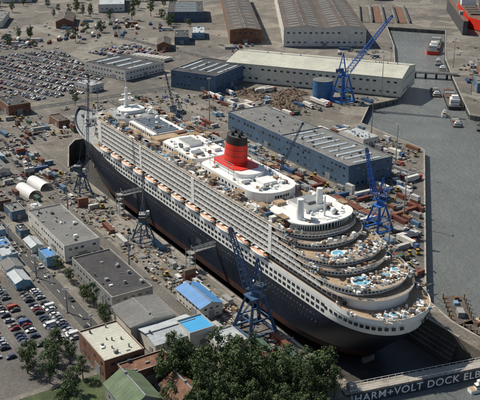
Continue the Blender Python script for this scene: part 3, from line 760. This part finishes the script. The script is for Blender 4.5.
for k in range(5): sl.box(0,-31+k*15,0,120,1,3,DSTEEL)
sl.obj('slipway',(-452,532,0),rad(-39)); OCC.append((-452,532,125,66,rad(-39)))
def heap(x,y,w,d,h,seed):
    b=MB(); nx=26;ny=20;P=[]
    for i in range(nx+1):
        for j in range(ny+1):
            u=i/nx*2-1;v=j/ny*2-1;e=max(0,1-u*u)*max(0,1-v*v)
            z=h*(e**.5)*(.35+1.3*abs(noise.noise(Vector((i*.35+seed,j*.35,seed)))))+ (R.random()*.5 if e>0 else 0)*e
            P.append((u*w/2,v*d/2,z if e>0 else -.05))
    b.add(P,[(i*(ny+1)+j,(i+1)*(ny+1)+j,(i+1)*(ny+1)+j+1,i*(ny+1)+j+1) for i in range(nx) for j in range(ny)],SCRAP)
    for _ in range(80):
        px,py=R.uniform(-.45,.45)*w,R.uniform(-.45,.45)*d; l=R.uniform(1,4);a=R.uniform(0,6.28)
        b.beam((px,py,R.uniform(0,h*.8)),(px+l*math.cos(a),py+l*math.sin(a),R.uniform(0,h)),R.uniform(.2,.6),R.choice([RUST,STEEL,WOOD,DSTEEL,RUST]))
    b.obj('scrap_heap',(x,y,0),R.uniform(-.3,.6)); OCC.append((x,y,w*.8,d*.8,0))
heap(-208,168,32,24,4,1);heap(-185,190,32,26,4,5);heap(-162,172,28,20,3.5,13);heap(-195,205,26,18,3,9)
# ------------------------------------------------------------------ vehicles, containers
def carmesh():
    b=MB()
    pr=[(-2.15,.38),(2.15,.38),(2.2,.72),(1.25,.95),(-2.05,1.0),(-2.2,.7)]
    w=.88;n=len(pr)
    b.add([(x,-w,z) for x,z in pr]+[(x,w,z) for x,z in pr],[(i,(i+1)%n,(i+1)%n+n,i+n) for i in range(n)]+[tuple(range(n-1,-1,-1)),tuple(range(n,2*n))],PAINT)
    lo=[(-1.75,-.8),(1.0,-.8),(1.0,.8),(-1.75,.8)];hi=[(-1.3,-.66),(.3,-.66),(.3,.66),(-1.3,.66)]
    b.add([(x,y,.96) for x,y in lo]+[(x,y,1.42) for x,y in hi],[(0,1,5,4),(1,2,6,5),(2,3,7,6),(3,0,4,7)],GLASS)
    b.box(-.5,0,1.42,1.6,1.34,.06,PAINT)
    for x in(-1.35,1.35):
        for y in(-.8,.8): b.cyl((x,y-.1,.33),(x,y+.1,.33),.33,.33,RUBBER,10)
    return b.mesh('car')
def vanmesh():
    b=MB(); pr=[(-2.6,.4),(2.6,.4),(2.65,1.1),(2.0,1.4),(1.5,2.1),(-2.6,2.15)];w=.98;n=len(pr)
    b.add([(x,-w,z) for x,z in pr]+[(x,w,z) for x,z in pr],[(i,(i+1)%n,(i+1)%n+n,i+n) for i in range(n)]+[tuple(range(n-1,-1,-1)),tuple(range(n,2*n))],PAINT)
    b.add([(2.03,-.85,1.43),(2.03,.85,1.43),(1.57,.85,2.05),(1.57,-.85,2.05)],[(0,1,2,3)],GLASS)
    for s in(-1,1): b.box(1.2,s*.99,1.35,.9,.04,.5,GLASS)
    for x in(-1.6,1.6):
        for y in(-.88,.88): b.cyl((x,y-.12,.38),(x,y+.12,.38),.38,.38,RUBBER,10)
    return b.mesh('van')
def truckmesh():
    b=MB(); b.box(5.4,0,.7,2.2,2.4,2.4,PAINT); b.box(6.52,0,1.9,.06,2.1,.9,GLASS); b.box(-1.4,0,1.1,10.5,2.5,2.7,W_WHITE); b.box(1,0,.7,12,1,.4,DSTEEL)
    for x in(-5.2,-4,-2.8,3.4,5.4):
        for y in(-1.05,1.05): b.cyl((x,y-.15,.5),(x,y+.15,.5),.5,.5,RUBBER,10)
    return b.mesh('truck')
def contmesh(L_):
    b=MB(); w,h=2.44,2.6; b.box(0,0,.15,L_-.2,w-.16,h-.15,CPAINT)
    k=int(L_/.5)
    for i in range(k):
        x=-L_/2+.35+i*(L_-.7)/(k-1)
        for s in(-1,1): b.box(x,s*(w/2-.05),.3,.2,.08,h-.5,CPAINT)
        b.box(x,0,h,.2,w-.3,.04,CPAINT)
    for sx in(-1,1):
        for sy in(-1,1): b.box(sx*(L_/2-.08),sy*(w/2-.08),0,.18,.18,h+.05,CPAINT)
    for y in(-.8,-.3,.3,.8): b.box(L_/2-.07,y,.3,.08,.06,h-.5,STEEL)
    for sy in(-1,1): b.box(0,sy*(w/2-.06),0,L_-.4,.1,.2,CPAINT)
    return b.mesh('container')
def cabinmesh():
    b=MB(); b.box(0,0,.2,6,2.5,2.6,CPAINT); b.box(0,0,2.8,6.1,2.6,.12,W_GREY)
    for x in(-1.8,1.8): b.box(x,-1.26,1.1,1.2,.06,1,GLASS); b.box(x,1.26,1.1,1.2,.06,1,GLASS)
    b.box(0,-1.27,.3,.9,.06,2,STEEL)
    for x in(-2.8,2.8): b.box(x,0,0,.3,2.3,.2,DSTEEL)
    return b.mesh('cabin')
def stackmesh(seed):
    r=random.Random(seed);b=MB()
    for _ in range(20):
        x,y=r.uniform(-3.2,3.2),r.uniform(-1.6,1.6)
        m=r.choice([RUST,STEEL,WOOD,DSTEEL,STEEL,W_GREY,TAN,DSTEEL,W_GREY,W_WHITE])
        if r.random()<.4:
            l=r.uniform(2,5); b.beam((x-l/2,y,r.uniform(.1,.8)),(x+l/2,y+r.uniform(-.4,.4),r.uniform(.1,.8)),r.uniform(.15,.5),m)
        else: b.box(x,y,0,r.uniform(.5,2.2),r.uniform(.5,1.6),r.uniform(.3,1.5),m,r.uniform(0,.3))
    return b.mesh('material_stack')
def gridmesh():
    b=MB()
    for i in range(2): b.cyl((-3,i*2.1-1,1.1),(3,i*2.1-1,1.1),.9,.9,W_GREY,12); b.box(-2,i*2.1-1,0,.4,1.4,.3,DSTEEL); b.box(2,i*2.1-1,0,.4,1.4,.3,DSTEEL)
    return b.mesh('gas_tanks')
def forkmesh():
    b=MB(); b.box(0,0,.5,3,1.5,1.0,YELLOW); b.box(-.2,0,1.5,1.5,1.4,1.2,GLASS); b.box(-.2,0,2.7,1.7,1.5,.1,YELLOW); b.box(1.7,-.4,0,.15,.15,3.2,DSTEEL); b.box(1.7,.4,0,.15,.15,3.2,DSTEEL); b.box(2.4,-.4,.2,1.3,.15,.08,DSTEEL); b.box(2.4,.4,.2,1.3,.15,.08,DSTEEL)
    for x in(-1,1):
        for y in(-.7,.7): b.cyl((x,y-.12,.4),(x,y+.12,.4),.4,.4,RUBBER,10)
    return b.mesh('forklift')
CAR,VAN,TRUCK,C20,C40,CAB,GT,FORK=carmesh(),vanmesh(),truckmesh(),contmesh(6.06),contmesh(12.2),cabinmesh(),gridmesh(),forkmesh()
STK=[stackmesh(i) for i in range(8)]
carcols=[(.5,.5,.5),(.35,.37,.4),(.03,.03,.035),(.02,.025,.04),(.04,.06,.12),(.2,.02,.02),(.65,.65,.63),(.12,.13,.14),(.08,.09,.1),(.22,.19,.15),(.3,.31,.33),(.06,.06,.07),(.45,.46,.47)]
ccols=[(.2,.065,.04),(.23,.08,.05),(.16,.055,.045),(.05,.12,.25),(.5,.5,.48),(.3,.3,.3),(.07,.14,.10),(.24,.11,.06),(.12,.22,.33),(.6,.6,.58),(.17,.13,.10),(.42,.42,.4)]
cabcols=[(.6,.6,.58),(.10,.26,.46),(.62,.62,.6),(.45,.45,.43),(.18,.34,.48)]
def thing(kind,x,y,rot,z=0):
    if kind=='car': place(CAR,'parked_car',(x,y,z+.01),rot,col=RC.choice(carcols))
    elif kind=='van': place(VAN,'parked_van',(x,y,z),rot,col=RC.choice([(.6,.6,.6),(.6,.6,.6),(.08,.12,.25),(.35,.08,.05)]))
    elif kind=='truck': place(TRUCK,'box_truck',(x,y,z),rot,col=RC.choice([(.6,.6,.6),(.08,.15,.3),(.4,.05,.03)]))
    elif kind=='c20':
        place(C20,'shipping_container',(x,y,z),rot,col=RC.choice(ccols))
        if RC.random()<.2: place(C20,'shipping_container',(x,y,z+2.66),rot,col=RC.choice(ccols))
    elif kind=='c40': place(C40,'shipping_container',(x,y,z),rot,col=RC.choice(ccols))
    elif kind=='cab': place(CAB,'portable_cabin',(x,y,z),rot,col=RC.choice(cabcols))
    elif kind=='stack': place(RC.choice(STK),'material_stack',(x,y,z),rot)
    elif kind=='gt': place(GT,'gas_tank_rack',(x,y,z),rot)
    elif kind=='fork': place(FORK,'forklift_truck',(x,y,z),RC.uniform(0,6))
def scatter(poly,dx,dy,dens,kinds,base=0,jit=.2,thr=-.22):
    xs=[p[0] for p in poly];ys=[p[1] for p in poly];x=min(xs)
    while x<max(xs):
        y=min(ys)
        while y<max(ys):
            px=x+R.uniform(-jit,jit)*dx;py=y+R.uniform(-jit,jit)*dy
            f=noise.noise(Vector((px*.028,py*.05,3.3)))
            if f>thr and inpoly(px,py,poly) and R.random()<dens*(1.0 if f>-.05 else .65) and not occupied(px,py,3) and not inpoly(px,py,WATERPOLY):
                k=R.choice(kinds); thing(k,px,py,base+(R.choice([0,0,0,0,math.pi/2])) + (R.uniform(-.06,.06)))
            y+=dy
        x+=dx
mixk=['c20','c20','c40','c20','stack','stack','stack','cab','car','van','stack','car','fork','gt']
scatter([(-165,-53),(150,-53),(150,-36),(-165,-36)],8,4.2,.82,mixk)
scatter([(-165,-65),(75,-65),(75,-62),(-165,-62)],6,3,.6,['car','car','van','stack'])
scatter([(-255,-94),(-60,-94),(-60,-66),(-175,-36),(-192,30),(-255,55)],9,5.4,.78,mixk+['car','car','car','cab','car'])
scatter([(-260,65),(-170,65),(-160,100),(-240,120)],10,6,.7,mixk+['car','car'])
scatter([(-190,-35),(-178,-30),(-178,60),(-192,60)],9,6,.4,mixk)
scatter([(-170,34),(130,34),(130,50),(15,98),(-170,98)],8.4,4.8,.8,mixk+['c20','c40','c40'],thr=-.4)
scatter([(12,98),(75,55),(120,45),(132,42),(20,146),(12,146)],8.6,4.2,.95,mixk+['c40','c20','c40','truck'],thr=-1)
scatter([(-90,140),(10,137),(30,135),(-24,186),(-90,188)],9.2,4.6,.9,mixk+['truck','cab','c40'],thr=-1)
scatter([(-240,120),(-150,105),(-130,140),(-130,260),(-240,175)],10,5.6,.75,['stack','car','c20','cab','truck','c40'])
for k in range(9):
    for j in range(3):
        if R.random()<.85: place(C40,'shipping_container',(22+j*13,62+k*2.7,0),0,col=R.choice([(.2,.065,.04),(.25,.085,.05),(.16,.055,.045),(.3,.12,.07),(.5,.5,.48)]))
def carrows(poly,along,step=2.6,gap=(5.4,10.5),dens=.86,kinds=('car',)):
    ang=rad(along);c,s=math.cos(ang),math.sin(ang);cx=sum(p[0] for p in poly)/len(poly);cy=sum(p[1] for p in poly)/len(poly)
    v=-200;i=0
    while v<200:
        u=-260
        while u<260:
            x=cx+u*c-v*s;y=cy+u*s+v*c
            if inpoly(x,y,poly) and R.random()<dens and not occupied(x,y,3): thing(RC.choice(kinds),x,y,ang+math.pi/2+R.choice([0,math.pi])+R.uniform(-.04,.04))
            u+=step
        v+=gap[i%2];i+=1
carrows([(-480,-30),(-290,-8),(-290,55),(-335,90),(-470,95)],20,dens=.8)
carrows([(-560,-60),(-500,-40),(-495,90),(-560,80)],20,dens=.6)
carrows([(-440,110),(-370,150),(-400,190),(-460,170)],20,dens=.6,kinds=('car','car','van'))
carrows([(24,-160),(84,-160),(84,-104),(24,-104)],0,gap=(5.2,8.5),dens=.8,kinds=('car',)*9+('van',))
carrows([(-250,-140),(20,-140),(20,-126),(-60,-126),(-60,-106),(-250,-106)],0,dens=.55,kinds=('car','car','van'))
carrows([(-290,205),(-262,235),(-330,275),(-345,240)],35,dens=.6,kinds=('car','van'))
for k in range(9): thing('truck',-395+k*4.2,152+k*2.2,rad(110))
scatter([(-600,-100),(-500,-100),(-500,260),(-620,240)],14,8,.5,['truck','c40','c40','car','van'],base=rad(-29))
scatter([(-320,215),(-350,250),(-400,330),(-380,240)],11,6.5,.6,['truck','c40','car','van','cab'],base=rad(-29))
scatter([(-345,395),(-300,330),(-255,350),(-300,405)],9,5.5,.6,['stack','c40','cab','car'],base=rad(-39))
scatter([(-50,295),(-150,362),(-210,420),(-160,450),(0,350)],11,6,.7,['stack','c40','cab','car','van'],base=rad(-40))
for x in(-200,-120,-60,10,50,78,-20): thing('car',x,-98+R.choice([-1.8,1.8]),0)
def debris(poly,n,smin=.3,smax=1.5):
    b=MB(); xs=[p[0] for p in poly];ys=[p[1] for p in poly];k=0
    pal=[RUST,STEEL,WOOD,DSTEEL,W_GREY,STEEL,DSTEEL,TAN,CONC,RF_DARK,W_BLUE,W_GREY,W_WHITE]
    while k<n:
        x,y=R.uniform(min(xs),max(xs)),R.uniform(min(ys),max(ys)); k+=1
        if not inpoly(x,y,poly) or occupied(x,y,.8) or inpoly(x,y,WATERPOLY): continue
        m0=R.choice(pal)
        for _ in range(R.choice([1,2,3,5])):
            px,py=x+R.gauss(0,1.4),y+R.gauss(0,.9); m=m0 if R.random()<.75 else R.choice(pal)
            if R.random()<.3:
                l=R.uniform(2,6);a=R.choice([0,0,1.57,.2]); b.beam((px,py,.3),(px+l*math.cos(a),py+l*math.sin(a),.3),R.uniform(.1,.3),m)
            else: b.box(px,py,0,R.uniform(smin,smax),R.uniform(smin,smax),R.uniform(.2,1.2),m,R.choice([0,0,.2,.8]))
    b.obj('yard_debris')
debris([(-118,-56),(150,-54),(150,-34),(-118,-34)],380)
debris([(-258,-94),(-60,-94),(0,-62),(-175,-36),(-192,30),(-258,55)],380)
debris([(-118,34),(140,34),(20,146),(12,98),(-165,98)],480)
debris([(-260,58),(-140,58),(-130,260),(-260,120)],300)
debris([(-90,138),(30,135),(-24,188),(-90,190)],180)
debris([(-60,-125),(30,-125),(30,-62),(-60,-62)],110)
debris([(-40,330),(-60,292),(-280,480),(-100,480)],200,.5,2.5)
debris([(-650,-100),(-270,-100),(-270,330),(-650,330)],160,.6,2.5)
# ------------------------------------------------------------------ trees
def treemesh(seed,h=14,rx=4.6):
    r=random.Random(seed);b=MB(); b.cyl((0,0,0),(r.uniform(-.3,.3),r.uniform(-.3,.3),h*.62),.38,.16,BARK,7)
    cl_=[]
    for _ in range(26):
        a=r.uniform(0,6.28);zz=r.uniform(-.9,1);q_=math.sqrt(1-zz*zz*.9);rr_=rx*q_*r.uniform(.45,1.05)
        cl_.append((rr_*math.cos(a),rr_*math.sin(a),h*.62+zz*h*.36,r.uniform(.9,1.9)))
    for c in cl_[:8]: b.beam((0,0,h*.3+r.random()*h*.25),(c[0]*.9,c[1]*.9,c[2]),.2,BARK,.07)
    for cx,cy,cz,cr in cl_:
        mm=r.choice([LEAFA,LEAFB,LEAFB,LEAFC])
        for _ in range(80):
            d_=Vector((r.gauss(0,1),r.gauss(0,1),r.gauss(0,1))).normalized()*cr*r.uniform(.4,1.25); c=Vector((cx,cy,cz))+d_
            nrm=(d_.normalized()+Vector((r.uniform(-.8,.8),r.uniform(-.8,.8),r.uniform(-.3,.9)))).normalized()
            u=nrm.orthogonal().normalized();w=nrm.cross(u);s=r.uniform(.18,.42);an=r.uniform(0,3.1);u2=u*math.cos(an)+w*math.sin(an);w2=nrm.cross(u2)
            b.add([c-u2*s,c-w2*s*.7,c+u2*s,c+w2*s*.7],[(0,1,2,3)],mm if r.random()<.75 else r.choice([LEAFA,LEAFC,LEAFA]))
    return b.mesh('tree')
TM=[treemesh(i,[14,17,12,16,19,13,15][i],[4.2,4.0,4.6,3.6,3.9,4.4,4.8][i]) for i in range(7)]
def tree(x,y,s=1.0):
    place(R.choice(TM),'broadleaf_tree',(x,y,0),R.uniform(0,6.28),scale=(s*R.uniform(.85,1.1),s*R.uniform(.85,1.1),s*R.uniform(.8,1.2)))
pts=[]
for _ in range(2200):
    x=R.uniform(122,205);y=R.uniform(-94,-38)
    if x<128+(y+80)*.72 or x>174+(-y-38)*.5: continue
    if any((x-a)**2+(y-b_)**2<4.3**2 for a,b_ in pts) or occupied(x,y,1.5) or inpoly(x,y,WATERPOLY) or inpoly(x+3,y+3,WATERPOLY): continue
    pts.append((x,y))
for x,y in pts: tree(x,y,R.uniform(.8,1.2) if x<168 else R.uniform(.7,1.0))
for x,y,s in((88,-118,.8),(94,-122,.9),(99,-116,.7),(90,-130,.9),(102,-124,.8),(108,-128,.9),(97,-133,.9),(57,-91,.6),(62,-90,.7),(52,-91,.5),(80,-92,.7),(74,-91,.6),(31,-90,.5),(18,-90,.5),(118,-122,.8),(112,-116,.7),(-100,-102,.8),(-120,-104,.8),(-170,-104,1),(-262,-50,1),(-278,-45,1),(-283,-70,1),(-290,-35,1.1),(-258,30,.8),(-300,-30,.9),(160,-102,1),(170,-108,1),(34,-90,.5),(150,-125,1),(128,-128,.9),(134,-84,.9),(128,-78,.8)):
    tree(x,y,s)
for _ in range(150):
    x=R.uniform(-900,-480);y=R.uniform(-150,330)
    if not occupied(x,y,6): tree(x,y,R.uniform(.7,1.2))
# ------------------------------------------------------------------ camera, light
cam=bpy.data.cameras.new('camera'); co=bpy.data.objects.new('camera',cam); sc.collection.objects.link(co)
cam.sensor_width=36; cam.lens=63.2; cam.clip_end=8000; cam.clip_start=1
co.location=(379.9,-212.5,188)
c_,s_=.9266,.3761
co.rotation_euler=Vector((-.846*c_,.533*c_,-s_)).to_track_quat('-Z','Y').to_euler(); sc.camera=co
el=rad(48); hd=Vector((-.90,-.43)).normalized()
sd=Vector((hd.x*math.cos(el),hd.y*math.cos(el),math.sin(el)))
sl_=bpy.data.lights.new('sun','SUN'); sl_.energy=5.0; sl_.angle=rad(.5); sl_.color=(1,.93,.81)
so=bpy.data.objects.new('sun',sl_); sc.collection.objects.link(so); so.rotation_euler=(-sd).to_track_quat('-Z','Y').to_euler()
w=bpy.data.worlds.new('World'); sc.world=w; w.use_nodes=True; nt=w.node_tree
sk=nt.nodes.new('ShaderNodeTexSky'); sk.sky_type='NISHITA'; sk.sun_disc=False; sk.sun_elevation=el; sk.sun_rotation=math.atan2(hd.x,hd.y)
bg=nt.nodes['Background']; bg.inputs[1].default_value=.08; nt.links.new(sk.outputs[0],bg.inputs[0])
sc.view_settings.view_transform='Standard'; sc.view_settings.look='None'; sc.view_settings.exposure=0
